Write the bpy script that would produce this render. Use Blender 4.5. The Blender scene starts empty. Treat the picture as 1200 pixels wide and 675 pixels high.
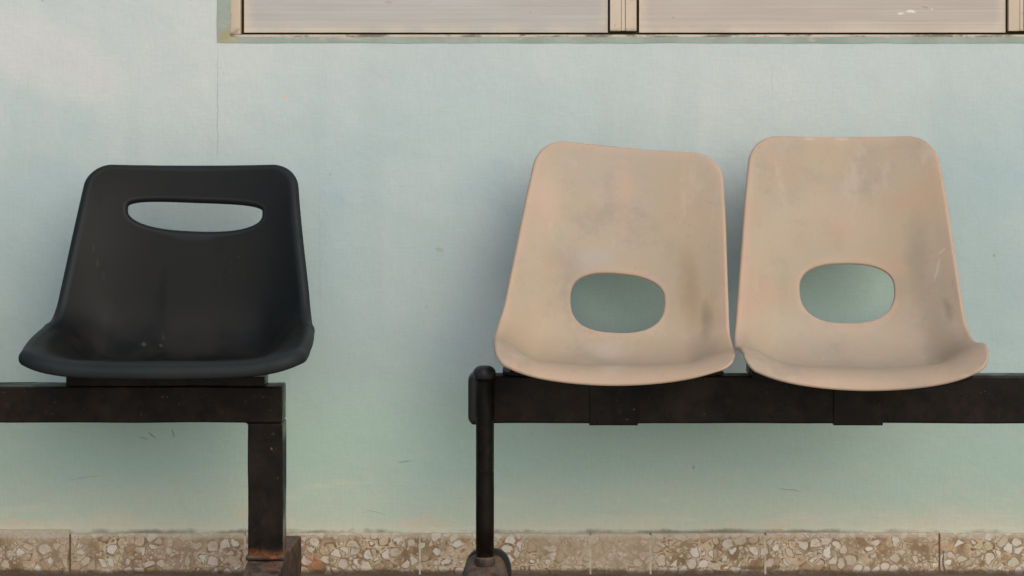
import bpy, bmesh, math, random
import numpy as np
from mathutils import Vector, Matrix, Euler, noise
random.seed(7)
C = bpy.context.scene.collection
# ---------------------------------------------------------------- frame of reference
# wall face = plane y 0, camera 4.6 m in front of it, 0.97 m above the floor
F, YH, CH, DW = 2520.0, 140.0, 0.97, 4.6
def at(px, py, d):
    return Vector(((px-600)/F*d, d-DW, CH-(py-YH)/F*d))
def X(px, d): return (px-600)/F*d
def Z(py, d): return CH-(py-YH)/F*d

# ---------------------------------------------------------------- tagging / linking
def tag(o, label=None, cat=None, group=None, kind=None):
    if label: o['label'] = label
    if cat: o['category'] = cat
    if group: o['group'] = group
    if kind: o['kind'] = kind
    return o
def empty(name, loc):
    o = bpy.data.objects.new(name, None); C.objects.link(o); o.location = loc
    o.empty_display_size = .1
    return o
def link(name, bm, mat, parent=None, smooth=False, bevel=0, seg=2):
    me = bpy.data.meshes.new(name)
    bmesh.ops.recalc_face_normals(bm, faces=bm.faces)
    bm.to_mesh(me); bm.free()
    me.materials.append(mat)
    for p in me.polygons: p.use_smooth = smooth
    o = bpy.data.objects.new(name, me); C.objects.link(o)
    if parent:
        o.parent = parent
        w = parent.location.copy()
        pp = parent.parent
        while pp: w += pp.location; pp = pp.parent
        me.transform(Matrix.Translation(-w))
    if bevel:
        b = o.modifiers.new('bevel', 'BEVEL'); b.width = bevel; b.segments = seg
        b.limit_method = 'ANGLE'; b.angle_limit = math.radians(40)
    return o
def box(bm, x0, x1, y0, y1, z0, z1):
    vs = [bm.verts.new((x, y, z)) for x in (x0, x1) for y in (y0, y1) for z in (z0, z1)]
    for f in ((0,1,3,2),(4,6,7,5),(0,4,5,1),(2,3,7,6),(0,2,6,4),(1,5,7,3)):
        bm.faces.new([vs[i] for i in f])
    return vs
def lathe(bm, cx, cy, prof, n=40):
    rings = []
    for r, z in prof:
        rings.append([bm.verts.new((cx+r*math.cos(2*math.pi*k/n), cy+r*math.sin(2*math.pi*k/n), z)) for k in range(n)])
    for a, b in zip(rings, rings[1:]):
        for k in range(n):
            bm.faces.new((a[k], a[(k+1)%n], b[(k+1)%n], b[k]))
    for r in (rings[0], rings[-1]):
        bm.faces.new(r)
def sweep(bm, sections):
    """closed rings (lists of points) joined into a capped solid"""
    rs = [[bm.verts.new(p) for p in s] for s in sections]
    n = len(rs[0])
    for a, b in zip(rs, rs[1:]):
        for k in range(n):
            bm.faces.new((a[k], a[(k+1)%n], b[(k+1)%n], b[k]))
    bm.faces.new(rs[0]); bm.faces.new(rs[-1])

# ---------------------------------------------------------------- node helpers
class NT:
    def __init__(s, name):
        s.m = bpy.data.materials.new(name); s.m.use_nodes = True
        s.t = s.m.node_tree; s.n = s.t.nodes; s.l = s.t.links
        s.b = s.n['Principled BSDF']
        s.co = s.n.new('ShaderNodeTexCoord').outputs['Object']
    def put(s, sock, v):
        if isinstance(v, bpy.types.NodeSocket): s.l.new(v, sock)
        else: sock.default_value = v
    def map(s, scale=(1,1,1), loc=(0,0,0), rot=(0,0,0), typ='POINT', v=None):
        n = s.n.new('ShaderNodeMapping'); n.vector_type = typ
        s.put(n.inputs['Vector'], v or s.co)
        n.inputs['Scale'].default_value = scale; n.inputs['Location'].default_value = loc
        n.inputs['Rotation'].default_value = rot
        return n.outputs[0]
    def noise(s, scale, detail=4, rough=.55, v=None, dist=0):
        n = s.n.new('ShaderNodeTexNoise'); s.put(n.inputs['Vector'], v or s.co)
        n.inputs['Scale'].default_value = scale; n.inputs['Detail'].default_value = detail
        n.inputs['Roughness'].default_value = rough; n.inputs['Distortion'].default_value = dist
        return n.outputs['Fac']
    def noisec(s, scale, detail=3, v=None):
        n = s.n.new('ShaderNodeTexNoise'); s.put(n.inputs['Vector'], v or s.co)
        n.inputs['Scale'].default_value = scale; n.inputs['Detail'].default_value = detail
        return n.outputs['Color']
    def vor(s, scale, feature='F1', v=None, out='Distance', rnd=1):
        n = s.n.new('ShaderNodeTexVoronoi'); n.feature = feature
        s.put(n.inputs['Vector'], v or s.co); n.inputs['Scale'].default_value = scale
        n.inputs['Randomness'].default_value = rnd
        return n.outputs[out]
    def rng(s, f, a, b, c=0., d=1., smooth=True):
        n = s.n.new('ShaderNodeMapRange'); n.interpolation_type = 'SMOOTHSTEP' if smooth else 'LINEAR'
        s.put(n.inputs[0], f)
        for i, v in enumerate((a, b, c, d)): n.inputs[i+1].default_value = v
        return n.outputs[0]
    def math(s, op, a, b=0., clamp=False):
        n = s.n.new('ShaderNodeMath'); n.operation = op; n.use_clamp = clamp
        s.put(n.inputs[0], a); s.put(n.inputs[1], b)
        return n.outputs[0]
    def mul(s, *a):
        r = a[0]
        for x in a[1:]: r = s.math('MULTIPLY', r, x)
        return r
    def vmath(s, op, a, b=None, sc=None):
        n = s.n.new('ShaderNodeVectorMath'); n.operation = op
        s.put(n.inputs[0], a)
        if b is not None: s.put(n.inputs[1], b)
        if sc is not None: n.inputs['Scale'].default_value = sc
        return n.outputs['Value'] if op == 'LENGTH' else n.outputs[0]
    def mix(s, f, a, b, mode='MIX'):
        n = s.n.new('ShaderNodeMix'); n.data_type = 'RGBA'; n.blend_type = mode
        n.clamp_factor = True
        s.put(n.inputs[0], f)
        for i, v in ((6, a), (7, b)):
            if isinstance(v, tuple): v = (*v, 1) if len(v) == 3 else v
            s.put(n.inputs[i], v)
        return n.outputs[2]
    def attr(s, name):
        n = s.n.new('ShaderNodeAttribute'); n.attribute_name = name
        return n.outputs['Fac']
    def xyz(s, v=None):
        n = s.n.new('ShaderNodeSeparateXYZ'); s.put(n.inputs[0], v or s.co); return n.outputs
    def warp(s, scale, amp, v=None, detail=3):
        c = s.vmath('SUBTRACT', s.noisec(scale, detail, v), (.5,.5,.5))
        return s.vmath('ADD', v or s.co, s.vmath('SCALE', c, sc=amp))
    def spot(s, loc, size, rot=0, soft=.35, v=None):
        """soft elliptical mark in the x-z plane, size = half axes in metres"""
        m = s.map((size[0], 10, size[1]), loc, (0, rot, 0), 'TEXTURE', v)
        return s.rng(s.vmath('LENGTH', m), 1, 1-soft, 0, 1)
    def bump(s, h, dist, strength=1., prev=None):
        n = s.n.new('ShaderNodeBump'); n.inputs['Distance'].default_value = dist
        n.inputs['Strength'].default_value = strength
        s.put(n.inputs['Height'], h)
        if prev: s.l.new(prev, n.inputs['Normal'])
        return n.outputs[0]
    def done(s, col, rough, nrm=None, spec=.5, metal=0.):
        s.put(s.b.inputs['Base Color'], (*col, 1) if isinstance(col, tuple) else col)
        s.put(s.b.inputs['Roughness'], rough)
        s.put(s.b.inputs['Metallic'], metal)
        s.b.inputs['Specular IOR Level'].default_value = spec
        if nrm: s.l.new(nrm, s.b.inputs['Normal'])
        return s.m

# ---------------------------------------------------------------- materials
def mat_wall():
    t = NT('painted_plaster')
    x, y, z = t.xyz()
    big = t.noise(1.3, 3, .5)
    mid = t.noise(4.5, 5, .6)
    col = t.mix(t.rng(big, .35, .68), (.475,.60,.605), (.565,.635,.625))
    col = t.mix(t.mul(t.rng(mid, .42, .70), .50), col, (.39,.54,.565))
    pat = t.noise(2.0, 5, .62, t.map((1,1,.75), loc=(1.7,0,.4)))
    col = t.mix(t.mul(t.rng(pat, .50, .66), .55), col, (.62,.66,.65))
    col = t.mix(t.mul(t.rng(pat, .48, .34), .45), col, (.41,.545,.55))
    # streaks running down the paint
    st = t.noise(9, 4, .6, t.map((1,1,.07)))
    col = t.mix(t.mul(t.rng(st, .48, .68), .42), col, (.43,.545,.545))
    # stronger light higher up and dimmer light below, put into the wall colour
    zf = t.math('ADD', z, t.mul(t.math('SUBTRACT', t.noise(1.1, 3), .5), .5))
    col = t.mix(t.mul(t.rng(zf, 1.05, .60), .55), col, (.40,.53,.535))
    col = t.mix(t.mul(t.rng(zf, .85, 1.15), .45), col, (.63,.665,.65))
    # greener older coat towards the foot of the wall, cream lime bloom above the skirting
    zz = t.math('ADD', z, t.mul(t.math('SUBTRACT', t.noise(2.2, 4), .5), .35))
    col = t.mix(t.mul(t.rng(zz, .52, .26), .75), col, (.50,.715,.60))
    z2 = t.math('ADD', z, t.mul(t.math('SUBTRACT', t.noise(4, 5, .6, t.map((1,1,2.5))), .5), .30))
    col = t.mix(t.mul(t.rng(z2, .26, .09), .60), col, (.66,.69,.56))
    # water-stain bands low on the wall
    band = t.noise(7, 5, .65, t.map((.5,1,3.2)))
    col = t.mix(t.mul(t.rng(band, .55, .68), t.rng(z, .34, .12), .5), col, (.74,.73,.62))
    # peeled cream patches right above the skirting
    wv = t.warp(22, .035, detail=5)
    bl = t.rng(t.math('ADD', z, t.mul(t.noise(3.1, 5, .65, t.map((1,1,1), loc=(9,0,2))), -.20)), .045, -.01)
    col = t.mix(t.mul(bl, .55), col, (.74,.69,.55))
    pz = [(X(497,4.6), .103, .07, .028), (X(850,4.6), .10, .06, .026), (X(905,4.6), .099, .05, .015),
          (X(283,4.6), .128, .024, .030), (X(1080,4.6), .10, .03, .03), (X(30,4.6), .10, .08, .02)]
    for px_, pz_, a, b in pz:
        m = t.mul(t.spot((px_, 0, pz_), (a, b), 0, .7, wv), t.rng(t.noise(60, 4), .35, .6))
        col = t.mix(t.mul(m, .75), col, (.72,.64,.48))
    # dirt line just above the skirting
    dl = t.mul(t.rng(t.math('ADD', z, t.mul(t.noise(18, 5, .7), -.020)), .086, .077), t.rng(t.noise(5, 5, .7), .38, .6))
    col = t.mix(t.mul(dl, .75), col, (.10,.09,.06))
    # scuffs, specks, and soft patches of painted light and shade
    sp = t.vor(9, v=t.warp(60, .01))
    col = t.mix(t.mul(t.rng(sp, .045, .02), .45), col, (.22,.24,.20))
    sp2 = t.vor(4.1, v=t.warp(30, .02))
    col = t.mix(t.mul(t.rng(sp2, .030, .012), .5), col, (.62,.58,.52))
    wx = t.warp(35, .010, detail=5)
    for (px_, py_, a, b, r, c, k) in [
        (333,114,.0050,.0042,0,(.80,.52,.44),.95), (515,293,.012,.006,.3,(.36,.42,.30),.5),
        (255,125,.0017,.155,0,(.30,.38,.37),.5), (178,510,.013,.0022,.75,(.16,.20,.18),.6),
        (203,508,.011,.0020,1.2,(.16,.20,.18),.6), (168,514,.012,.002,.2,(.18,.22,.2),.4),
        (925,574,.030,.0016,.15,(.20,.24,.22),.55), (475,541,.020,.0020,-.1,(.22,.28,.25),.5),
        (812,548,.003,.006,0,(.2,.22,.18),.5), (440,600,.030,.0016,.2,(.3,.32,.26),.4),
        (100,560,.05,.0016,-.1,(.28,.3,.25),.35), (728,345,.15,.10,.2,(.56,.78,.66),.75), (985,340,.15,.10,0,(.56,.78,.66),.75), (60,330,.10,.20,.2,(.38,.50,.50),.35), (392,290,.06,.16,0,(.40,.56,.58),.35), (60,70,.22,.10,.4,(.67,.68,.66),.5),  # green ovals offset shade behind seat holes; teal and pale ones are painted shading
        (375,300,.0015,.22,0,(.28,.36,.35),.22), (905,95,.0014,.05,0,(.34,.40,.40),.25), (720,600,.06,.006,0,(.6,.58,.48),.3)]:
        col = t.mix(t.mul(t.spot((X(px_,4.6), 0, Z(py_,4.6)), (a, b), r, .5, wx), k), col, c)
    # roller weave
    w1 = t.noise(190, 2, .5, t.map((1,1,.22))); w2 = t.noise(190, 2, .5, t.map((.22,1,1)))
    weave = t.math('ADD', w1, w2)
    col = t.mix(t.rng(weave, .75, 1.25, 0, .10), col, (.34,.42,.41))
    hgt = t.math('ADD', t.mul(weave, .22), t.mul(t.noise(16, 6, .6), 1.6))
    n1 = t.bump(hgt, .0016, .8)
    n2 = t.bump(t.noise(2.6, 3), .012, .6, n1)
    return t.done(col, t.rng(mid, .3, .7, .62, .8), n2, .3)

def mat_oldpaint():
    t = NT('old_green_paint')
    m = t.noise(7, 5, .65)
    col = t.mix(t.rng(m, .35, .65), (.25,.31,.26), (.33,.39,.345))
    wv = t.warp(40, .03, detail=4)
    cx, cz = X(268,4.6), Z(44,4.6)
    col = t.mix(t.mul(t.spot((cx,0,cz), (.035,.035), 0, .8, wv), .85), col, (.36,.33,.19))
    col = t.mix(t.mul(t.spot((cx+.008,0,cz+.010), (.014,.010), 0, .6, wv), .9), col, (.13,.10,.05))
    col = t.mix(t.mul(t.rng(t.noise(30, 4, .7, t.map((.3,1,1))), .56, .68), .6), col, (.50,.46,.36))
    return t.done(col, .75, t.bump(t.noise(60, 4), .001), .3)

def mat_frame():
    t = NT('beige_frame_paint')
    m = t.noise(12, 5, .6, t.map((1,1,.25)))
    col = t.mix(t.rng(m, .35, .65), (.56,.455,.345), (.63,.54,.43))
    col = t.mix(t.mul(t.rng(t.noise(45, 5, .7), .6, .7), .5), col, (.30,.22,.13))
    z = t.xyz()[2]
    col = t.mix(t.mul(t.rng(z, Z(30,4.6), Z(40,4.6)), t.rng(t.noise(50, 4, .7, t.map((.35,1,1))), .48, .62), .8), col, (.13,.10,.06))
    return t.done(col, .55, t.bump(m, .0008), .4)

def mat_panel(tone):
    t = NT('weathered_panel_paint')
    lines = t.noise(6, 5, .65, t.map((.35,1,9)))
    big = t.noise(2.2, 3)
    a, b = ((.44,.43,.405), (.515,.505,.48)) if tone == 0 else ((.465,.435,.39), (.535,.505,.46))
    col = t.mix(t.rng(lines, .25, .78), a, b)
    col = t.mix(t.mul(t.rng(big, .4, .7), .4), col, (.47,.40,.34))
    rim = t.attr('rim')
    col = t.mix(t.mul(t.rng(rim, .15, .9), t.rng(t.noise(14, 4), .25, .6), .55), col, (.64,.57,.44))
    wv = t.warp(60, .012, detail=3)
    for px_, py_, a_, b_, r, c in [(1070,13,.014,.004,.1,(.85,.82,.76)), (1058,15,.010,.003,-.3,(.8,.78,.72)),
                                   (1086,8,.009,.003,.2,(.36,.27,.20)), (1094,10,.004,.002,0,(.85,.8,.7)), (455,2,.012,.004,0,(.42,.38,.32)),
                                   (790,20,.003,.002,0,(.3,.25,.2)), (620,14,.003,.002,0,(.3,.25,.2))]:
        col = t.mix(t.mul(t.spot((X(px_,4.6), 0, Z(py_,4.6)), (a_, b_), r, .6, wv), .7), col, c)
    h = t.noise(5, 4, .6, t.map((.1,1,26)))
    return t.done(col, .5, t.bump(h, .0012), .4)

def mat_dark(name, c=(.008,.007,.006)):
    t = NT(name); return t.done(c, .9, None, .1)

def mat_terrazzo():
    t = NT('terrazzo_chips')
    v = t.warp(14, .030, detail=4)
    vs = t.map((1,1,1.12), v=v)
    e = t.vor(46, 'DISTANCE_TO_EDGE', vs)
    cc = t.vor(46, 'F1', vs, 'Color')
    r_, g_, b_ = t.xyz(cc)
    size = t.rng(g_, 0, 1, .03, .26, False)
    f1 = t.vor(46, 'F1', vs)
    chip = t.mul(t.rng(t.math('SUBTRACT', e, size), -.02, .03), t.rng(t.math('ADD', f1, t.mul(t.math('SUBTRACT', t.noise(70, 3), .5), .25)), .60, .50))
    ring = t.mul(t.rng(t.math('SUBTRACT', e, size), -.10, -.02), t.math('SUBTRACT', 1., chip))
    e2 = t.vor(120, 'DISTANCE_TO_EDGE', v); g2 = t.xyz(t.vor(120, 'F1', v, 'Color'))[0]
    chip2 = t.mul(t.rng(e2, .08, .16), t.rng(g2, .4, .5))
    mnoise = t.noise(20, 5, .65)
    matrix = t.mix(t.rng(mnoise, .33, .66), (.27,.175,.09), (.66,.53,.36))
    chipc = t.mix(r_, (.60,.53,.41), (.80,.765,.69))
    chipc = t.mix(t.rng(b_, .72, .9), chipc, (.46,.32,.19))
    chipc = t.mix(t.mul(t.rng(t.noise(90, 3), .5, .7), .4), chipc, (.38,.30,.21))
    big = t.noise(3.0, 4, .6, t.map((1,1,.7), loc=(3.3,0,0)))
    present = t.rng(big, .34, .50, .25, 1)
    col = t.mix(t.mul(ring, t.rng(mnoise, .35, .6), .85), matrix, (.155,.09,.042))
    col = t.mix(t.mul(chip2, .6), col, chipc)
    col = t.mix(t.mul(chip, t.rng(g_, .12, .2), present), col, chipc)
    col = t.mix(t.math('SUBTRACT', .65, t.mul(present, .65)), col, (.62,.53,.40))
    # grout-like pale film along the top edge, grime line at the floor
    z = t.xyz()[2]
    zn = t.math('ADD', z, t.mul(t.math('SUBTRACT', t.noise(24, 5, .7), .5), .018))
    col = t.mix(t.mul(t.rng(zn, .074, .082), .55), col, (.66,.60,.48))
    col = t.mix(t.mul(t.rng(t.math('ADD', z, t.mul(t.noise(9, 5, .7), -.02)), .004, -.006), .85), col, (.085,.055,.032))
    wv = t.warp(50, .02, detail=4)
    for px_, py_, a, b, c, k in [(1104,658,.004,.04,(.12,.07,.035),.85), (1108,640,.03,.012,(.62,.45,.28),.7),
                                 (82,652,.0045,.026,(.16,.10,.055),.8), (60,627,.05,.006,(.62,.55,.47),.7),
                                 (367,658,.025,.02,(.50,.20,.09),.5), (290,655,.02,.03,(.42,.17,.07),.4),
                                 (560,655,.02,.03,(.36,.16,.07),.4), (890,664,.08,.006,(.14,.09,.05),.7)]:
        col = t.mix(t.mul(t.spot((X(px_,4.6), 0, Z(py_,4.6)), (a, b), 0, .6, wv), k), col, c)
    n = t.bump(t.math('ADD', t.mul(chip, .5), t.noise(60, 4)), .0008)
    return t.done(col, t.rng(mnoise, .3, .7, .45, .7), n, .4)

def mat_floor():
    t = NT('dusty_brown_concrete')
    m = t.noise(3, 6, .6); k = t.noise(30, 5, .7)
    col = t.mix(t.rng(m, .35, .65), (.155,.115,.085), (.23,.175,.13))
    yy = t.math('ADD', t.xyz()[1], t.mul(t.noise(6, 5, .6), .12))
    col = t.mix(t.rng(yy, -.62, -.72), col, t.mix(m, (.50,.46,.40), (.60,.55,.48)))    # unseen front part of the floor, made paler to bounce fill light
    col = t.mix(t.mul(t.rng(k, .5, .7), .5), col, (.08,.055,.04))
    return t.done(col, .85, t.bump(k, .003), .3)

def mat_iron(name, base=(.0024,.0024,.0020), lift=(.0062,.0054,.0043), rust_z=None):
    t = NT(name)
    m = t.noise(5, 6, .65, t.map((1,1,1.6)))
    f = t.noise(38, 6, .7)
    col = t.mix(t.rng(m, .38, .66), base, lift)
    col = t.mix(t.mul(t.rng(f, .60, .70), .55), col, (.030,.019,.012))
    col = t.mix(t.mul(t.rng(t.noise(110, 3, .6), .66, .74), t.rng(m, .45, .65), .8), col, (.17,.13,.09))
    lowz = t.mul(t.rng(t.noise(7, 5, .6, t.map((1,1,.6), loc=(3,1,2))), .42, .58), t.rng(t.noise(17, 5, .7), .35, .6))
    col = t.mix(t.mul(lowz, .55), col, (.026,.018,.013))
    edge = t.attr('wear')
    col = t.mix(t.mul(edge, t.rng(t.noise(26, 5, .7), .42, .66), .30), col, (.055,.028,.014))
    if rust_z:
        z = t.xyz()[2]
        zn = t.math('ADD', z, t.mul(t.math('SUBTRACT', t.noise(30, 5, .7), .5), .04))
        rm = t.rng(zn, rust_z[1], rust_z[0])
        rc = t.mix(t.rng(t.noise(45, 5, .7), .38, .62), (.11,.055,.030), (.26,.10,.035))
        col = t.mix(t.mul(rm, .9), col, rc)
    rough = t.rng(t.noise(9, 5, .6), .35, .65, .24, .60)
    n = t.bump(t.math('ADD', t.mul(f, .6), t.noise(8, 4)), .0012)
    return t.done(col, rough, n, .17)

def mat_foot():
    t = NT('rusty_dusty_foot')
    f = t.noise(24, 6, .7); g = t.noise(7, 4)
    col = t.mix(t.rng(f, .36, .64), (.030,.021,.016), (.085,.055,.040))
    nz = t.n.new('ShaderNodeNewGeometry'); up = t.xyz(nz.outputs['Normal'])[2]
    col = t.mix(t.mul(t.rng(up, .3, .9), t.rng(f, .3, .6), .75), col, (.17,.13,.105))     # settled dust
    col = t.mix(t.mul(t.rng(t.noise(40, 5, .7), .55, .66), .7), col, (.30,.095,.030))
    return t.done(col, .75, t.bump(f, .002), .3)

def mat_black_plastic():
    t = NT('black_plastic')
    d = t.noise(3.5, 5, .6); f = t.noise(140, 3, .6)
    sc1 = t.rng(t.noise(26, 3, .6, t.map((1,1,.06), rot=(0,.5,0))), .70, .76); sc2 = t.rng(t.noise(22, 3, .6, t.map((.06,1,1), rot=(0,.25,0))), .70, .77)
    dust = t.rng(t.noise(260, 2), .70, .78)
    col = t.mix(t.rng(d, .35, .7), (.0042,.0054,.0054), (.0080,.0090,.0085))
    z = t.xyz()[2]
    col = t.mix(t.mul(t.rng(z, .15, .0), t.rng(t.noise(9, 5, .65), .4, .65), .6), col, (.030,.027,.023))
    col = t.mix(t.mul(t.rng(t.attr('rim'), .55, 1.), t.rng(d, .25, .55, .5, 1), .8), col, (.017,.023,.025))  # bluish highlight along the lip painted into the rim colour
    col = t.mix(t.mul(t.math('ADD', sc1, sc2), .35), col, (.045,.045,.042)); col = t.mix(t.mul(dust, t.rng(d, .4, .6), .6), col, (.09,.08,.07))
    wv = t.warp(40, .02, detail=3)
    for x_, z_, a, b, k in [(-.075,.052,.007,.003,.5), (-.045,.050,.005,.003,.5), (-.05,.005,.004,.003,.7), (.10,.22,.004,.002,.3)]:
        col = t.mix(t.mul(t.spot((x_,0,z_), (a,b), 0, .7, wv), k), col, (.10,.085,.07))
    scr = t.noise(20, 4, .7, t.map((1,1,.12), rot=(0,.2,0)))
    rough = t.math('ADD', t.rng(d, .3, .7, .50, .60), t.rng(scr, .55, .75, 0, .12))
    return t.done(col, rough, t.bump(f, .00015), .2)

def mat_taupe(seed, marks):
    t = NT('faded_taupe_plastic')
    o = t.map(loc=(seed*3.1, seed*1.7, seed*.9))
    big = t.noise(3.2, 4, .55, o); mid = t.noise(9, 5, .6, o); fin = t.noise(55, 4, .65, o)
    col = t.mix(t.rng(big, .35, .66), (.440,.342,.240), (.405,.345,.262))
    col = t.mix(t.mul(t.rng(mid, .5, .72), .45), col, (.49,.315,.225))
    col = t.mix(t.mul(t.rng(t.noise(5, 5, .6, t.map((1,1,.3), v=o)), .52, .72), .40), col, (.37,.33,.27))
    rim = t.attr('rim')
    col = t.mix(t.mul(rim, t.rng(mid, .25, .55, .5, 1), .50), col, (.54,.375,.275))
    col = t.mix(t.mul(t.rng(fin, .58, .72), .25), col, (.30,.25,.19))
    gr = t.mul(t.rng(t.noise(8, 7, .75, o), .46, .66), t.rng(big, .40, .60))
    col = t.mix(t.mul(gr, .5), col, (.27,.24,.185))                     # ingrained grime
    col = t.mix(t.mul(t.rng(t.noise(16, 6, .72, t.map((1,1,.22), v=o)), .55, .70), .40), col, (.52,.43,.34))
    s1 = t.rng(t.noise(30, 3, .6, t.map((1,1,.05), rot=(0,.35,0), v=o)), .70, .76); s2 = t.rng(t.noise(26, 3, .6, t.map((.05,1,1), rot=(0,-.2,0), v=o)), .71, .77)
    col = t.mix(t.mul(t.math('ADD', s1, s2), .35), col, (.58,.49,.40))
    dk = t.vor(38, v=t.map(loc=(seed,0,seed*2)))
    col = t.mix(t.mul(t.rng(dk, .07, .03), t.rng(mid, .45, .6), .6), col, (.16,.12,.08))
    wv = t.warp(16, .045, detail=5); wf = t.warp(50, .008, detail=3)
    for (x_, z_, a, b, r, c, k, fine) in marks:
        col = t.mix(t.mul(t.spot((x_,0,z_), (a,b), r, .95 if not fine else .5, wf if fine else wv), k), col, c)
    h = t.math('ADD', t.noise(130, 3), t.mul(t.noise(14, 4), 1.5))
    return t.done(col, t.rng(mid, .3, .7, .46, .62), t.bump(h, .0003), .4)

M_wall = mat_wall(); M_old = mat_oldpaint(); M_frame = mat_frame(); M_gap = mat_dark('dark_gap', (.045,.038,.022))
M_p0 = mat_panel(0); M_p1 = mat_panel(1); M_ter = mat_terrazzo(); M_floor = mat_floor()
M_iron = mat_iron('black_painted_steel'); M_post = mat_iron('black_painted_steel_post', rust_z=(.118,.142))
M_tube = mat_iron('black_round_tube', rust_z=(.09,.135)); M_foot = mat_foot(); M_black = mat_black_plastic()
M_cap = mat_dark('black_rubber', (.012,.013,.012)); M_cap.node_tree.nodes['Principled BSDF'].inputs['Roughness'].default_value = .45
M_cap.node_tree.nodes['Principled BSDF'].inputs['Specular IOR Level'].default_value = .5
M_ground = None

# ---------------------------------------------------------------- floor
bm = bmesh.new()
v = [bm.verts.new(p) for p in ((-40,-60,0),(40,-60,0),(40,.3,0),(-40,.3,0))]
bm.faces.new(v)
tag(link('floor', bm, M_floor), 'dusty brown concrete floor in front of the wall', kind='structure')

# ---------------------------------------------------------------- wall with a window recess
wall = empty('wall', (0,0,0))
tag(wall, 'pale blue-green plaster wall behind the seats with panelled window and terrazzo skirting', 'wall')
WX0, WX1, WZ1 = -6.0, 6.0, 2.9
ox0, oz0 = X(255,4.6), Z(50,4.6)          # outer edge of the window surround
ix0, iz0 = X(270,4.6), Z(43.2,4.6)          # inner edge
ox1, ix1 = X(1700,4.6), X(1685,4.6)
oz1, iz1 = oz0+1.10, oz0+1.10-(iz0-oz0)
bm = bmesh.new()
def grid_rect(bm, x0, x1, z0, z1, y=0):
    v = [bm.verts.new(p) for p in ((x0,y,z0),(x1,y,z0),(x1,y,z1),(x0,y,z1))]
    bm.faces.new(v)
grid_rect(bm, WX0, ox0, -.02, WZ1); grid_rect(bm, ox1, WX1, -.02, WZ1)
grid_rect(bm, ox0, ox1, -.02, oz0); grid_rect(bm, ox0, ox1, oz1, WZ1)
# thickness: back, top and ends
for q in (((WX0,.2,-.02),(WX1,.2,-.02),(WX1,.2,WZ1),(WX0,.2,WZ1)), ((WX0,0,WZ1),(WX1,0,WZ1),(WX1,.2,WZ1),(WX0,.2,WZ1)),
          ((WX0,0,-.02),(WX0,.2,-.02),(WX0,.2,WZ1),(WX0,0,WZ1)), ((WX1,0,-.02),(WX1,.2,-.02),(WX1,.2,WZ1),(WX1,0,WZ1))):
    bm.faces.new([bm.verts.new(p) for p in q])
me = bpy.data.meshes.new('plaster'); bmesh.ops.remove_doubles(bm, verts=bm.verts, dist=1e-5); bm.to_mesh(me); bm.free()
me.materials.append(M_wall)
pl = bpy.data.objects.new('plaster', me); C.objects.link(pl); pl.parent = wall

win = empty('window', (0,0,0)); win.parent = wall
win['label'] = 'window of weathered beige panels at the top of the wall'
# sloping painted surround
bm = bmesh.new()
D = .004
def quad(*ps): bm.faces.new([bm.verts.new(p) for p in ps])
def strip_rough(p0, p1, q0, q1, n=90):
    """long sloping strip with a slightly uneven trowelled outer edge"""
    a = []; b = []
    for i in range(n+1):
        f = i/n
        pa = Vector(p0).lerp(Vector(p1), f); pb = Vector(q0).lerp(Vector(q1), f)
        j = noise.noise(Vector((f*37, pa.x*2, pa.z*5)))*.0018
        d = (pb-pa); d.y = 0; d.normalize()
        a.append(bm.verts.new(pa + d*(j-.0008) + Vector((0,-.0012,0)))); b.append(bm.verts.new(pb))
    for i in range(n): bm.faces.new((a[i], a[i+1], b[i+1], b[i]))
strip_rough((ox0,0,oz0),(ox1,0,oz0),(ix0,D,iz0),(ix1,D,iz0), 300)
strip_rough((ox0,0,oz1),(ox1,0,oz1),(ix0,D,iz1),(ix1,D,iz1), 100)
strip_rough((ox0,0,oz0),(ox0,0,oz1),(ix0,D,iz0),(ix0,D,iz1))
strip_rough((ox1,0,oz0),(ox1,0,oz1),(ix1,D,iz0),(ix1,D,iz1))
o = link('surround', bm, M_old, win)
# dark backing behind everything
bm = bmesh.new(); box(bm, ix0-.01, ix1+.01, .030, .075, iz0-.01, iz1+.01); link('backing', bm, M_gap, win)
# fixed outer frame: left, right, top and bottom rail
fz = Z(40.4,4.6)
bm = bmesh.new()
box(bm, ix0-.002, X(281,4.6), D+.003, .05, fz+.001, iz1+.002)
box(bm, X(1674,4.6), ix1+.002, D+.003, .05, fz+.001, iz1+.002)
box(bm, ix0-.002, ix1+.002, D+.001, .052, iz0-.003, fz)
box(bm, X(281,4.6)+.001, X(1674,4.6)-.001, D+.004, .05, iz1-.02, iz1+.001)
link('frame', bm, M_frame, win, bevel=.0015)
# panels between the mullions
gaps = [(284.6,712.8), (749.8,1181.0), (1218.0,1670)]
pz0, pz1 = Z(37.6,4.6), iz1-.025
def panel(x0, x1, m):
    bm = bmesh.new()
    nz, nx = 40, 60
    d = .022
    g = [[bm.verts.new((x0+(x1-x0)*i/nx, d+.0012*noise.noise(Vector((i*.12, j*.9, x0*9))), pz0+(pz1-pz0)*j/nz)) for i in range(nx+1)] for j in range(nz+1)]
    for j in range(nz):
        for i in range(nx): bm.faces.new((g[j][i], g[j][i+1], g[j+1][i+1], g[j+1][i]))
    edge = [e for e in bm.edges if e.is_boundary]
    r = bmesh.ops.extrude_edge_only(bm, edges=edge)
    for v in [q for q in r['geom'] if isinstance(q, bmesh.types.BMVert)]: v.co.y = .05
    lay = bm.verts.layers.float.new('rim')
    for v in bm.verts:
        dd = min(v.co.x-x0, x1-v.co.x, v.co.z-pz0)
        v[lay] = max(0, 1-dd/.03)
    me_ = link('panel', bm, m, win)
    return me_
for k, (a, b) in enumerate(gaps): panel(X(a,4.6), X(b,4.6), M_p0 if k == 0 else M_p1)
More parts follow.
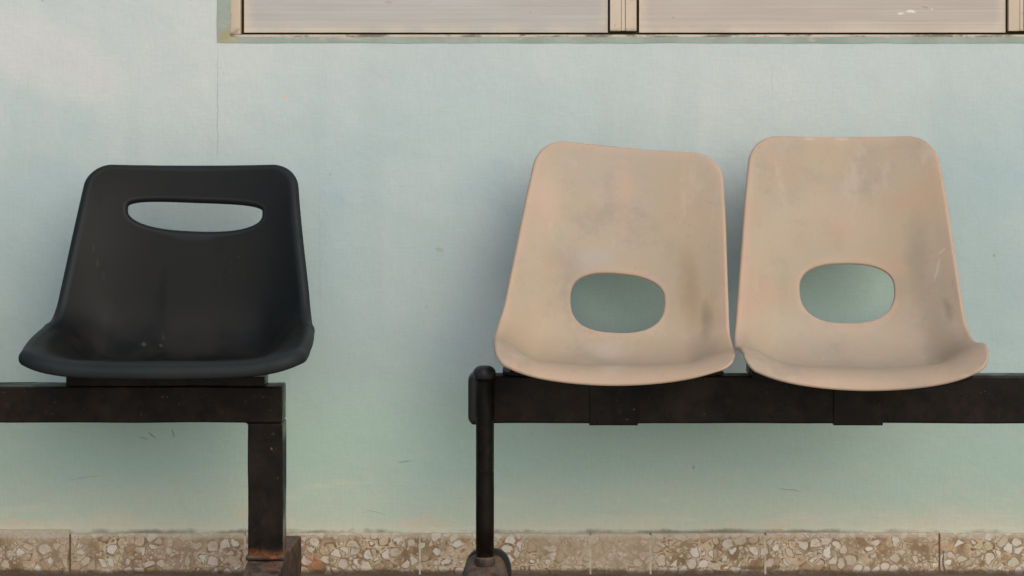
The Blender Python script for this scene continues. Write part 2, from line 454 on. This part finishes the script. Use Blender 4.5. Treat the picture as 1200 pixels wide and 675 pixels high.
def mullion(a, b):
    bm = bmesh.new()
    c = (a+b)/2
    z0 = Z(36.0,4.6)
    box(bm, X(a,4.6), X(c-2.6,4.6), .014, .05, z0, iz1-.022)
    box(bm, X(c+2.6,4.6), X(b,4.6), .014, .05, z0, iz1-.022)
    box(bm, X(c-2.2,4.6), X(c+2.2,4.6), .0155, .049, z0+.0005, iz1-.0225)
    link('mullion', bm, M_frame, win, bevel=.0012)
mullion(715.3, 746.3); mullion(1183.8, 1214.8)

# skirting of terrazzo pieces
sk = empty('skirting', (0,0,0)); sk.parent = wall
joints = [-1840+205*k for k in range(30)]
joints = [82+205*k for k in range(-9, 3)] + [692, 762.5, 897, 1101, 1306, 1511, 1716, 1921, 2126, 2331, 2536, 2741]
joints = sorted(set(joints))
ST = Z(625.5,4.585)
for a, b in zip(joints, joints[1:]):
    bm = bmesh.new()
    x0, x1 = X(a,4.585)+.0021, X(b,4.585)-.0021
    h = ST + (.0065 if b <= 83 and b > 0 else random.uniform(-.0008,.0008))
    n = 24
    sec = []
    for i in range(n+1):
        x = x0+(x1-x0)*i/n
        j = .0011*noise.noise(Vector((x*22, 1, 4)))+.0006*noise.noise(Vector((x*90, 3, 4)))
        sec.append([(x,.004,-.004),(x,-.014,-.004),(x,-.014,h-.002+j),(x,-.0122,h+j),(x,.004,h+j)])
    sweep(bm, sec)
    link('skirting_tile', bm, M_ter, sk)
# grout behind the joints
def mat_grout():
    t = NT('pale_grout'); c = t.mix(t.rng(t.noise(60,4), .35,.6), (.52,.46,.37), (.66,.61,.52))
    for px_ in (82, 1101, -123): c = t.mix(t.spot((X(px_,4.6),0,.04), (.02,.2), 0, .1), c, (.17,.105,.055))
    return t.done(c, .85)
bm = bmesh.new(); box(bm, X(joints[0],4.6), X(joints[-1],4.6), -.0131, .002, -.004, ST-.004); link('grout', bm, mat_grout(), sk)

# ---------------------------------------------------------------- seat shells
def spline(ts, ys):
    ts = np.array(ts, float); ys = np.array(ys, float); n = len(ts)
    h = np.diff(ts); A = np.zeros((n,n)); r = np.zeros(n); A[0,0] = A[-1,-1] = 1
    for i in range(1, n-1):
        A[i,i-1] = h[i-1]; A[i,i] = 2*(h[i-1]+h[i]); A[i,i+1] = h[i]
        r[i] = 6*((ys[i+1]-ys[i])/h[i]-(ys[i]-ys[i-1])/h[i-1])
    m = np.linalg.solve(A, r)
    def f(t):
        t = np.clip(t, ts[0], ts[-1]); i = np.clip(np.searchsorted(ts, t)-1, 0, n-2)
        a = ts[i+1]-t; b = t-ts[i]; hh = h[i]
        return m[i]*a**3/(6*hh)+m[i+1]*b**3/(6*hh)+(ys[i]/hh-m[i]*hh/6)*a+(ys[i+1]/hh-m[i+1]*hh/6)*b
    return f
def lerp_tab(tab):
    xs = [a for a, _ in tab]; ys = [b for _, b in tab]
    def f(t):
        # smooth monotone-ish interpolation
        t = np.clip(t, xs[0], xs[-1]); i = np.clip(np.searchsorted(xs, t)-1, 0, len(xs)-2)
        X0 = np.array(xs)[i]; X1 = np.array(xs)[i+1]; Y = np.array(ys)
        k = (t-X0)/(X1-X0); k = k*k*(3-2*k)
        return Y[i]*(1-k)+Y[i+1]*k
    return f
def make_shell(P):
    """returns verts, faces, rim values of a moulded seat shell; local y = depth, z = height"""
    prof = np.array(P['profile'])
    seg = np.hypot(*np.diff(prof, axis=0).T); cum = np.concatenate([[0], np.cumsum(seg)]); L = cum[-1]
    fy, fz_ = spline(cum, prof[:,0]), spline(cum, prof[:,1])
    zs = np.linspace(0, L, 400)
    hw = spline([a*L for a, _ in P['hw']], [b for _, b in P['hw']])
    ra = spline([a*L for a, _ in P['raise']], [b for _, b in P['raise']])
    pw = lerp_tab([(a*L, b) for a, b in P['pow']])
    def S(x, s):
        u = x/hw(s)
        se = s + P['bow']*u*u*np.clip(1-s/.16, 0, 1)**2
        e = 1e-3
        ty = fy(np.clip(se+e,0,L))-fy(np.clip(se-e,0,L)); tz = fz_(np.clip(se+e,0,L))-fz_(np.clip(se-e,0,L))
        l = math.hypot(ty, tz); ty, tz = ty/l, tz/l
        ny, nz = -tz, ty                   # towards sitter
        au = min(1., abs(u)); q = min(1, max(0, (au-.62)/.31)); q = q*q*(3-2*q)
        wS = P.get('dish', 0)*min(1, max(0, (.62-se/L)/.3))*min(1, max(0, se/L-P.get('dish0',.02))/.10)
        k = ra(se)*(abs(u)**pw(se)*(1-wS)+q*wS)*(1+P.get('asym',0)*u)
        return np.array([x, fy(se)+ny*k, fz_(se)+nz*k])
    # outline in the (x, s) plane
    rt, rb = P['rt'], P['rb']
    rtx, rbx = P.get('rtx', rt), P.get('rbx', rb)
    right = []
    for a in np.linspace(0, math.pi/2, 26): right.append((rbx*(1-math.sin(a))*-1, rb*(1-math.cos(a))))   # placeholder offsets (dx, s)
    pts = []
    for s in np.concatenate([rb*(1-np.cos(np.linspace(0, math.pi/2, 40))), np.linspace(rb, L-rt, 120)[1:-1], L-rt+rt*np.sin(np.linspace(0, math.pi/2, 40))]):
        w = float(hw(s))
        if s < rb: w -= rbx*(1-math.sqrt(max(0, 1-((rb-s)/rb)**2)))
        if s > L-rt: w -= rtx*(1-math.sqrt(max(0, 1-((s-(L-rt))/rt)**2)))
        pts.append((w, s))
    left = [(-x, s) for x, s in reversed(pts)]
    poly = pts+left
    poly.append(poly[0]); poly = np.array(poly)
    sg = np.hypot(*np.diff(poly, axis=0).T); cm = np.concatenate([[0], np.cumsum(sg)])
    N = 320
    tt = np.linspace(0, cm[-1], N, endpoint=False)
    O = np.stack([np.interp(tt, cm, poly[:,0]), np.interp(tt, cm, poly[:,1])], 1)
    hc = np.array([P['hole'][0], P['hole'][1]*L])
    ha, hb, hn = P['hole'][2:5]
    hbt = P['hole'][5] if len(P['hole']) > 5 else hb      # top half-height
    tilt = P['hole'][6] if len(P['hole']) > 6 else 0
    H = []
    for p in O:
        d = p-hc; an = math.atan2(d[1], d[0])
        c, s_ = math.cos(an), math.sin(an)
        b = hbt if s_ > 0 else hb
        hn_ = P['hole'][7] if s_ > 0 and len(P['hole']) > 7 else hn
        r = (abs(c/ha)**hn_+abs(s_/b)**hn_)**(-1/hn_)
        H.append(hc+r*np.array([c, s_+c*tilt]))
    H = np.array(H)
    NR = 44
    V = []; rim = []; F_ = []
    nrm_e = []
    def frame(p, q):
        """outward tangent and facing normal at domain point p, outward domain dir q"""
        q = q/np.linalg.norm(q); e = 2e-3
        p3 = S(*p); T = (p3-S(*(p-q*e)))/e
        pq = np.array([-q[1], q[0]])
        B = (S(*(p-q*e+pq*e))-S(*(p-q*e-pq*e)))/(2*e)
        Nn = np.cross(T, B); Nn /= np.linalg.norm(Nn); T /= np.linalg.norm(T)
        if Nn[1]*1.0 - Nn[2]*1.0 > 0: Nn = -Nn      # towards front/up
        T = T-Nn*np.dot(T, Nn); T /= np.linalg.norm(T)
        return p3, T, Nn
    rows = []
    PH = [20,40,60,80,100,118]
    # hole rim rings (inside first)
    Rh = P['Rh']
    def dirn(A, i):
        t = A[(i+1)%N]-A[i-1]; n_ = np.array([t[1], -t[0]]); n_ /= np.linalg.norm(n_)
        return n_
    hrings = [[] for _ in PH]
    for i in range(N):
        n_ = dirn(H, i)
        if np.dot(n_, H[i]-hc) > 0: n_ = -n_
        p3, T, Nn = frame(H[i], n_)
        for k, ph in enumerate(PH):
            a = math.radians(ph); hrings[k].append(p3+Rh*(math.sin(a)*T-(1-math.cos(a))*Nn))
    for k in reversed(range(len(PH))): rows.append((hrings[k], .75))
    for j in range(NR+1):
        f = j/NR; f = f**1.0
        rows.append(([S(*(H[i]+(O[i]-H[i])*f)) for i in range(N)], max(0, 1-min(np.inf, f*.3/.022)) if f < .5 else None))
    orings = [[] for _ in PH]
    for i in range(N):
        n_ = dirn(O, i)
        if np.dot(n_, O[i]-hc) < 0: n_ = -n_
        p3, T, Nn = frame(O[i], n_)
        fr = O[i][1]/L
        R = P['R'](O[i][0]/P['hw'][0][1], fr)
        for k, ph in enumerate(PH):
            a = math.radians(ph); orings[k].append(p3+R*(math.sin(a)*T-(1-math.cos(a))*Nn))
    for k in range(len(PH)): rows.append((orings[k], 1.))
    idx = 0
    nh = len(PH)
    for j, (row, rv) in enumerate(rows):
        for i, p in enumerate(row):
            V.append(p)
            if rv is None:
                dd = np.linalg.norm(O[i]-(H[i]+(O[i]-H[i])*((j-nh)/NR)))
                ww = .05 if O[i][1] < .04*L else .018
                rim.append(float(max(0, 1-dd/ww)))
            else: rim.append(float(rv))
    for j in range(len(rows)-1):
        for i in range(N):
            a = j*N+i; b = j*N+(i+1)%N
            F_.append((a, b, b+N, a+N))
    return V, F_, rim
def add_seat(name, P, mat, parent, origin, yaw=0, lean=0, shear=0, thick=.0032):
    """origin = seat reference point: x of the centre line, depth of the beam, height 0.47"""
    V, F_, rim = make_shell(P)
    out = []
    cy_, sy_ = math.cos(math.radians(yaw)), math.sin(math.radians(yaw))
    for x, y, z in V:
        k = min(1, max(0, (z-P.get('lean_z0', .02))/.10)); k = k*k*(3-2*k)
        a = math.radians(lean)*k
        zz = z-.02
        if a: x, zz = x*math.cos(a)+zz*math.sin(a), -x*math.sin(a)+zz*math.cos(a)
        z = zz+.02
        x += shear*max(0, z-.02)
        x, y = x*cy_-y*sy_, x*sy_+y*cy_
        out.append((x, y, z))
    me = bpy.data.meshes.new(name); me.from_pydata(out, [], F_); me.update()
    at_ = me.attributes.new('rim', 'FLOAT', 'POINT'); at_.data.foreach_set('value', rim)
    for p in me.polygons: p.use_smooth = True
    me.materials.append(mat)
    # make normals face the sitter
    c = me.polygons[len(me.polygons)//2]
    nsum = sum((p.normal.y-p.normal.z) for p in list(me.polygons)[::50])
    if nsum > 0: me.flip_normals()
    o = bpy.data.objects.new(name, me); C.objects.link(o); o.parent = parent
    o.location = Vector(origin)-parent.location
    m = o.modifiers.new('shell', 'SOLIDIFY'); m.thickness = thick; m.offset = -1
    return o

def prof_from(lst, z0=.47, d0=4.2): return [(d-d0, z-z0) for d, z in lst]
white_profile = prof_from([(3.982,.472),(3.988,.484),(4.005,.496),(4.03,.502),(4.07,.500),(4.13,.491),(4.19,.485),(4.25,.493),(4.30,.525),(4.333,.600),(4.36,.70),(4.395,.82),(4.435,.930)])
PW = dict(profile=white_profile,
    hw=[(0,.219),(.12,.226),(.30,.227),(.45,.222),(.6,.212),(.8,.199),(1,.183)],
    **{'raise': [(0,.036),(.1,.042),(.25,.048),(.42,.050),(.55,.042),(.75,.028),(1,.012)],
       'pow': [(0,1.8),(.12,2.4),(.3,3.6),(.5,3.2),(.75,2.4),(1,2.0)]},
    dish=.55, bow=.02, rt=.055, rb=.022, rtx=.05, rbx=.016, hole=(0,.585,.0985,.070,2.5,.058), Rh=.0045,
    R=lambda u, f: .0052 if f > .05 else .0040)
black_profile = prof_from([(3.996,.5150),(4.018,.5185),(4.05,.5140),(4.12,.504),(4.20,.497),(4.265,.506),(4.315,.548),(4.34,.610),(4.36,.69),(4.39,.79),(4.42,.868)])
def RB(u, f):
    k = min(1, max(0, (f-.04)/.1)); k2 = min(1, max(0, (f-.42)/.15))
    return .017*(1-k)+k*(.014*(1-k2)+.0115*k2)
PB = dict(profile=black_profile,
    hw=[(0,.248),(.12,.256),(.30,.252),(.45,.243),(.6,.233),(.8,.216),(1,.203)],
    **{'raise': [(0,.010),(.1,.030),(.25,.058),(.42,.066),(.55,.046),(.75,.030),(1,.012)],
       'pow': [(0,3.0),(.12,4.5),(.3,4.5),(.5,4.0),(.75,3.2),(1,2.2)]},
    dish=.7, dish0=-.03, bow=.015, rt=.040, rb=.030, rtx=.040, rbx=.045, hole=(.010,.864,.145,.049,2.5,.030,-.04,3.4), Rh=.009, R=RB)

# ---------------------------------------------------------------- benches
def iron_box(name, parent, x0, x1, y0, y1, z0, z1, mat=None, bevel=.003, sub=True, dent=.0006):
    """steel bar subdivided so its faces are not dead flat and its edges carry wear"""
    bm = bmesh.new(); box(bm, x0, x1, y0, y1, z0, z1)
    if sub:
        L = max(x1-x0, z1-z0, y1-y0)
        ax = 0 if x1-x0 == L else (2 if z1-z0 == L else 1)
        cuts = max(4, int(L/.02))
        es = [e for e in bm.edges if abs((e.verts[0].co-e.verts[1].co)[ax]) > L*.9]
        bmesh.ops.subdivide_edges(bm, edges=es, cuts=cuts, use_grid_fill=False)
        for v in bm.verts:
            n = Vector((noise.noise(v.co*9), noise.noise(v.co*9+Vector((5,5,5))), noise.noise(v.co*9+Vector((9,1,3)))))
            n[ax] = 0
            v.co += n*dent*2
    lay = bm.verts.layers.float.new('wear')
    for v in bm.verts: v[lay] = .25 if z1-z0 > x1-x0 else (.8 if v.co.z < (z0+z1)/2 else .2)
    return link(name, bm, mat or M_iron, parent, bevel=bevel)
def bolt(parent, x, y, z, r=.006):
    bm = bmesh.new(); lathe(bm, x, y, [(r,z),(r,z+.004),(r*.8,z+.0052)], 6); return link('bolt', bm, M_iron, parent)

# --- bench on the left, square steel frame, black seats
DB = 4.17
bl = empty('waiting_bench', (X(193,4.2), 4.2-DW, 0))
tag(bl, 'waiting bench with black plastic seats with slot handles on square steel legs', 'bench')
yb0, yb1 = DB-DW, DB-DW+.07
bx1 = X(330.8,DB)
zt, zb = Z(453.0,DB), Z(495.5,DB)
iron_box('beam', bl, -2.25, bx1, yb0, yb1, zb, zt)
def square_leg(x0, x1):
    zl = .118
    iron_box('leg', bl, x0, x1, yb0-.0008, yb1+.0008, zl, zb-.0012, M_post)
    # foot: square tube lying front to back, nose bent slightly up at the post
    bm = bmesh.new(); sec = []
    for y, h, b in ((-.66, .070, 0), (-.655,.075,0), (yb0-.06,.105,.0), (yb0+.035,.118,.0), (yb1+.03,.112,.002), (-.11,.098,.008), (-.075,.094,.022), (-.072,.090,.026)):
        w = .0 if y > -.654 and y < -.073 else .004
        sec.append([(x0-.002+w,y,b),(x1+.002-w,y,b),(x1+.002-w,y,h),(x0-.002+w,y,h)])
    sweep(bm, sec)
    link('foot', bm, M_foot, bl, bevel=.004)
    # weld bead round the post
    bm = bmesh.new(); n = 60
    pr = []
    for i in range(n):
        f = i/n*4; s = int(f); k = f-s
        cs = [(x0,yb0),(x1,yb0),(x1,yb1),(x0,yb1)]
        a, b = cs[s], cs[(s+1)%4]
        pr.append((a[0]+(b[0]-a[0])*k, a[1]+(b[1]-a[1])*k))
    rings = []
    cxm, cym = (x0+x1)/2, (yb0+yb1)/2
    for r in range(6):
        a = 2*math.pi*r/6; ring = []
        for i, (px_, py_) in enumerate(pr):
            rr = .0045+.0016*noise.noise(Vector((i*.9, r, x0)))
            ox = math.copysign(1, px_-cxm)*rr*math.cos(a)*(abs(px_-cxm) > (x1-x0)/2-.002)
            oy = math.copysign(1, py_-cym)*rr*math.cos(a)*(abs(py_-cym) > .033)
            ring.append(bm.verts.new((px_+ox, py_+oy, .1195+rr*math.sin(a))))
        rings.append(ring)
    for r in range(6):
        A, B = rings[r], rings[(r+1)%6]
        for i in range(n): bm.faces.new((A[i], A[(i+1)%n], B[(i+1)%n], B[i]))
    link('weld', bm, M_foot, bl, smooth=True)
square_leg(X(290.5,DB), X(331.2,DB))
square_leg(-2.20, -2.126)
# welded fillet in the corner of beam and leg
bm = bmesh.new(); xf = X(290.5,DB); r = .007
sweep(bm, [[(xf+.001,y,zb+.001)]+[(xf-r+r*math.sin(a), y, zb-r+r*math.cos(a)) for a in np.linspace(0, math.pi/2, 7)] for y in (yb0+.003, yb1-.003)])
link('gusset', bm, M_iron, bl)
def black_seat(px_c):
    ox = X(px_c, 4.2)
    s = add_seat('seat', PB, M_black, bl, (ox, 4.2-DW, .470))
    w = X(310,DB)-X(77,DB)
    pl_ = iron_box('seat_plate', bl, X(77,DB)+ox-X(206,4.2), X(77,DB)+ox-X(206,4.2)+w, DB-DW+.002, DB-DW+.066, zt+.0006, Z(441.5,DB), bevel=.0015)
    return s
black_seat(206)['label'] = 'black plastic seat shell with slot handle'
black_seat(-250)

# --- bench on the right, round post, taupe seats
br = empty('waiting_bench', (X(860,4.2), 4.2-DW, 0))
tag(br, 'waiting bench with two faded taupe plastic seats with oval holes on round black post', 'bench')
DC = 4.18
y0, y1 = DC-DW, DC-DW+.055
zt2, zb2 = Z(440.5,DC), Z(496.5,DC)
iron_box('beam', br, X(562,DC), 2.05, y0, y1, zb2, zt2, bevel=.004, dent=.0005)
# rounded end cap of the beam
bm = bmesh.new(); cyc = (y0+y1)/2
def rrect(x, ky, kz, r=.010, n=5):
    hy, hz = (y1-y0)/2*ky, (zt2-zb2)/2*kz
    out = []
    for cx_, cz_, a0 in ((1,1,0),(-1,1,90),(-1,-1,180),(1,-1,270)):
        for i in range(n+1):
            a = math.radians(a0+90*i/n)
            out.append((x, cyc+cx_*(hy-r)+r*math.cos(a), (zt2+zb2)/2+cz_*(hz-r)+r*math.sin(a)))
    return out
xe = X(548.5,DC)
sweep(bm, [rrect(xe,.80,.84), rrect(xe+.003,.98,.96), rrect(xe+.008,1.10,1.06), rrect(xe+.026,1.10,1.06), rrect(xe+.027,1.0,1.0)])
link('end_cap', bm, M_cap, br, smooth=True, bevel=.001)
# post in front of the beam
def round_leg(xc, r=.0176):
    yc = y0-r+.004
    bm = bmesh.new()
    lathe(bm, xc, yc, [(r,.085),(r,.2),(r,.3),(r,.40),(r,Z(438,DC))], 48)
    lay = bm.verts.layers.float.new('wear')
    for v in bm.verts: v[lay] = .3
    link('leg', bm, M_tube, br, smooth=True)
    bm = bmesh.new(); zc = Z(441,DC); h = Z(427.5,DC)-zc
    lathe(bm, xc-.001, yc, [(r+.0006,zc-.003),(r+.0040,zc-.001),(r+.0046,zc+h*.35),(r+.0036,zc+h*.62),(r*.92,zc+h*.86),(r*.62,zc+h*.97),(r*.25,zc+h)], 48)
    link('leg_cap', bm, M_cap, br, smooth=True)
    # arched foot running front to back under the post
    bm = bmesh.new(); sec = []
    for y, w, h in ((-.68,.034,.030),(-.672,.040,.046),(-.62,.046,.070),(-.56,.048,.092),(yc-.02,.0465,.106),(yc+.03,.046,.116),(yc+.06,.044,.118),(yc+.085,.040,.112),(yc+.095,.034,.10)):
        ring = [(xc+w,y,0)]
        for i in range(0, 19):
            a = math.pi*i/18
            ex = .72
            ring.append((xc+w*math.copysign(abs(math.cos(a))**ex, math.cos(a)), y, h*(.50+.50*math.sin(a)**ex) if h > .04 else h*(.4+.6*math.sin(a))))
        ring.append((xc-w,y,0))
        sec.append(ring)
    sweep(bm, sec)
    link('foot', bm, M_foot, br, smooth=True)
    bm = bmesh.new(); sec = []
    for y, w, h in ((yc+.094,.030,.09),(yc+.094,.046,.119),(yc+.106,.047,.120),(yc+.108,.030,.09)):
        xf_ = xc+.005; sec.append([(xf_+w,y,0)]+[(xf_+w*math.copysign(abs(math.cos(math.pi*i/18))**.72, math.cos(math.pi*i/18)), y, h*(.5+.5*math.sin(math.pi*i/18)**.72)) for i in range(19)]+[(xf_-w,y,0)])
    sweep(bm, sec); link('foot_flange', bm, M_cap, br)
    bm = bmesh.new()
    lathe(bm, xc, yc, [(r+.0005,.100),(r+.003,.112),(r+.0025,.118),(r+.0005,.124)], 40)
    link('weld', bm, M_foot, br, smooth=True)
round_leg(X(568.3, y0-.0176+.004+DW)); round_leg(1.95)
# sleeves wrapped round the beam + seat plates + seats
def sleeve(a, b):
    x0, x1 = X(a,DC), X(b,DC)
    bm = bmesh.new()
    t_ = .0032
    sec = [[(x,y0-t_,zb2-t_),(x,y1+t_,zb2-t_),(x,y1+t_,zt2+.002),(x,y0-t_,zt2+.002)] for x in (x0, x1)]
    sweep(bm, sec)
    return link('sleeve', bm, M_iron, br, bevel=.0015)
sleeve(690.5, 747.5); sleeve(976.5, 1034.5)
def seat_plate(a, b, ya, yb, front=-.02, drop=.01):
    x0, x1 = X(a,DC), X(b,DC)
    bm = bmesh.new()
    sec = []
    for i in range(25):
        u = -1+2*i/24; x = x0+(x1-x0)*i/24; dz = -drop*(1-u**4)
        a, b = Z(yb,DC-.02)+dz, Z(ya,DC-.02)+dz
        sec.append([(x,y0+front,a),(x,y1+.03,a),(x,y1+.03,b),(x,y0+front,b)])
    sweep(bm, sec)
    link('seat_plate', bm, M_iron, br, bevel=.001)
    for xx in (x0+.02, x1-.02): bolt(br, xx, y0+front+.012, Z(ya,DC-.02)-.001)
seat_plate(589, 848, 436.8, 440.2, -.004, .006); seat_plate(880, 1139, 432.6, 443.5, -.012, .018)
mk1 = [(-.165,-.003,.010,.0030,.5,(.25,.08,.05),.8,1), (-.155,.012,.008,.0022,-.6,(.25,.08,.05),.8,1),
       (-.09,.205,.07,.045,.6,(.33,.29,.235),.55,0), (.03,.35,.035,.11,0,(.52,.35,.26),.45,0), (-.03,.22,.06,.03,0,(.40,.38,.35),.5,0),
       (.16,.17,.03,.10,0,(.30,.22,.13),.5,0), (.19,.10,.02,.05,.1,(.22,.17,.11),.5,0), (-.10,.26,.015,.02,0,(.33,.33,.22),.5,0),
       (-.13,.34,.05,.12,0,(.56,.36,.27),.4,0), (.0,.04,.06,.02,0,(.60,.52,.42),.35,0), (-.19,.03,.012,.03,0,(.56,.35,.26),.5,0)]
mk2 = [(-.055,.461,.014,.005,0,(.56,.46,.36),.6,1), (.012,.461,.018,.006,0,(.56,.46,.36),.6,1),
       (.15,.22,.03,.12,.1,(.28,.25,.18),.55,0), (.10,.16,.05,.04,0,(.30,.27,.20),.45,0), (-.12,.17,.02,.05,0,(.34,.32,.22),.4,0),
       (.185,.20,.004,.03,.3,(.55,.46,.37),.5,1), (.195,.235,.003,.012,.9,(.55,.46,.37),.5,1), (.04,.11,.03,.02,0,(.60,.36,.28),.4,0),
       (-.14,.44,.07,.014,0,(.40,.35,.29),.4,0), (.0,.30,.12,.08,0,(.55,.40,.30),.35,0), (.165,.025,.010,.008,0,(.52,.44,.36),.4,1),
       (.20,.12,.012,.03,0,(.22,.19,.13),.5,0), (.085,.135,.008,.014,0,(.30,.30,.18),.5,0)]
P1 = dict(PW); P1['hw'] = [(0,.216),(.12,.223)]+PW['hw'][2:]; P1['asym'] = -.05
P1['profile'] = [(y, z*.955 if z > .1 else z+.010*(1-max(0,z)/.1)-.0045*max(0,z)/.1) for y, z in white_profile]
P1['hole'] = (0,.570,.0985,.070,2.5,.058)
P1['raise'] = [(0,.028),(.1,.034),(.25,.042),(.42,.048),(.55,.042),(.75,.028),(1,.012)]
s1 = add_seat('seat', P1, mat_taupe(1.3, mk1), br, (X(718,4.2), 4.2-DW, .470), yaw=-2.5, lean=5.0)
s1['label'] = 'faded taupe seat shell leaning to the right, chipped at its front left corner'
P2 = dict(PW); P2['asym'] = .1
s2 = add_seat('seat', P2, mat_taupe(4.6, mk2), br, (X(1001,4.2), 4.2-DW, .470), yaw=-3, lean=0)
s2['label'] = 'faded taupe seat shell standing upright, chipped along its top edge'

# ---------------------------------------------------------------- world, sun, camera
W = bpy.data.worlds.new('World'); bpy.context.scene.world = W; W.use_nodes = True
nt = W.node_tree; bg = nt.nodes['Background']
sky = nt.nodes.new('ShaderNodeTexSky'); sky.sky_type = 'NISHITA'; sky.sun_disc = False
AZ, EL = 26, 36         # sun: degrees to the right of the camera's back, elevation
sky.sun_elevation = math.radians(EL); sky.sun_rotation = math.radians(180-AZ)
sky.air_density = 1.0; sky.dust_density = 3.0; sky.ozone_density = 1.0
nt.links.new(sky.outputs[0], bg.inputs[0]); bg.inputs[1].default_value = .145
sd = bpy.data.lights.new('sun', 'SUN'); sd.energy = 1.0; sd.angle = math.radians(75); sd.color = (1,.94,.88)
so = bpy.data.objects.new('sun', sd); C.objects.link(so)
dirv = Vector((math.sin(math.radians(AZ))*math.cos(math.radians(EL)), -math.cos(math.radians(AZ))*math.cos(math.radians(EL)), math.sin(math.radians(EL))))
so.rotation_euler = dirv.to_track_quat('Z', 'Y').to_euler(); so.location = dirv*6

cd = bpy.data.cameras.new('camera'); cam = bpy.data.objects.new('camera', cd); C.objects.link(cam)
cam.location = (0, -DW, CH); cam.rotation_euler = (math.radians(90), 0, 0)
cd.sensor_width = 36; cd.lens = 36*F/1200; cd.shift_y = -(337.5-YH)/1200; cd.clip_end = 500; cd.clip_start = .05
sc = bpy.context.scene; sc.camera = cam
sc.view_settings.view_transform = 'Standard'; sc.view_settings.look = 'None'
sc.view_settings.exposure = -0.20; sc.view_settings.gamma = 1
sc.render.engine = 'CYCLES'
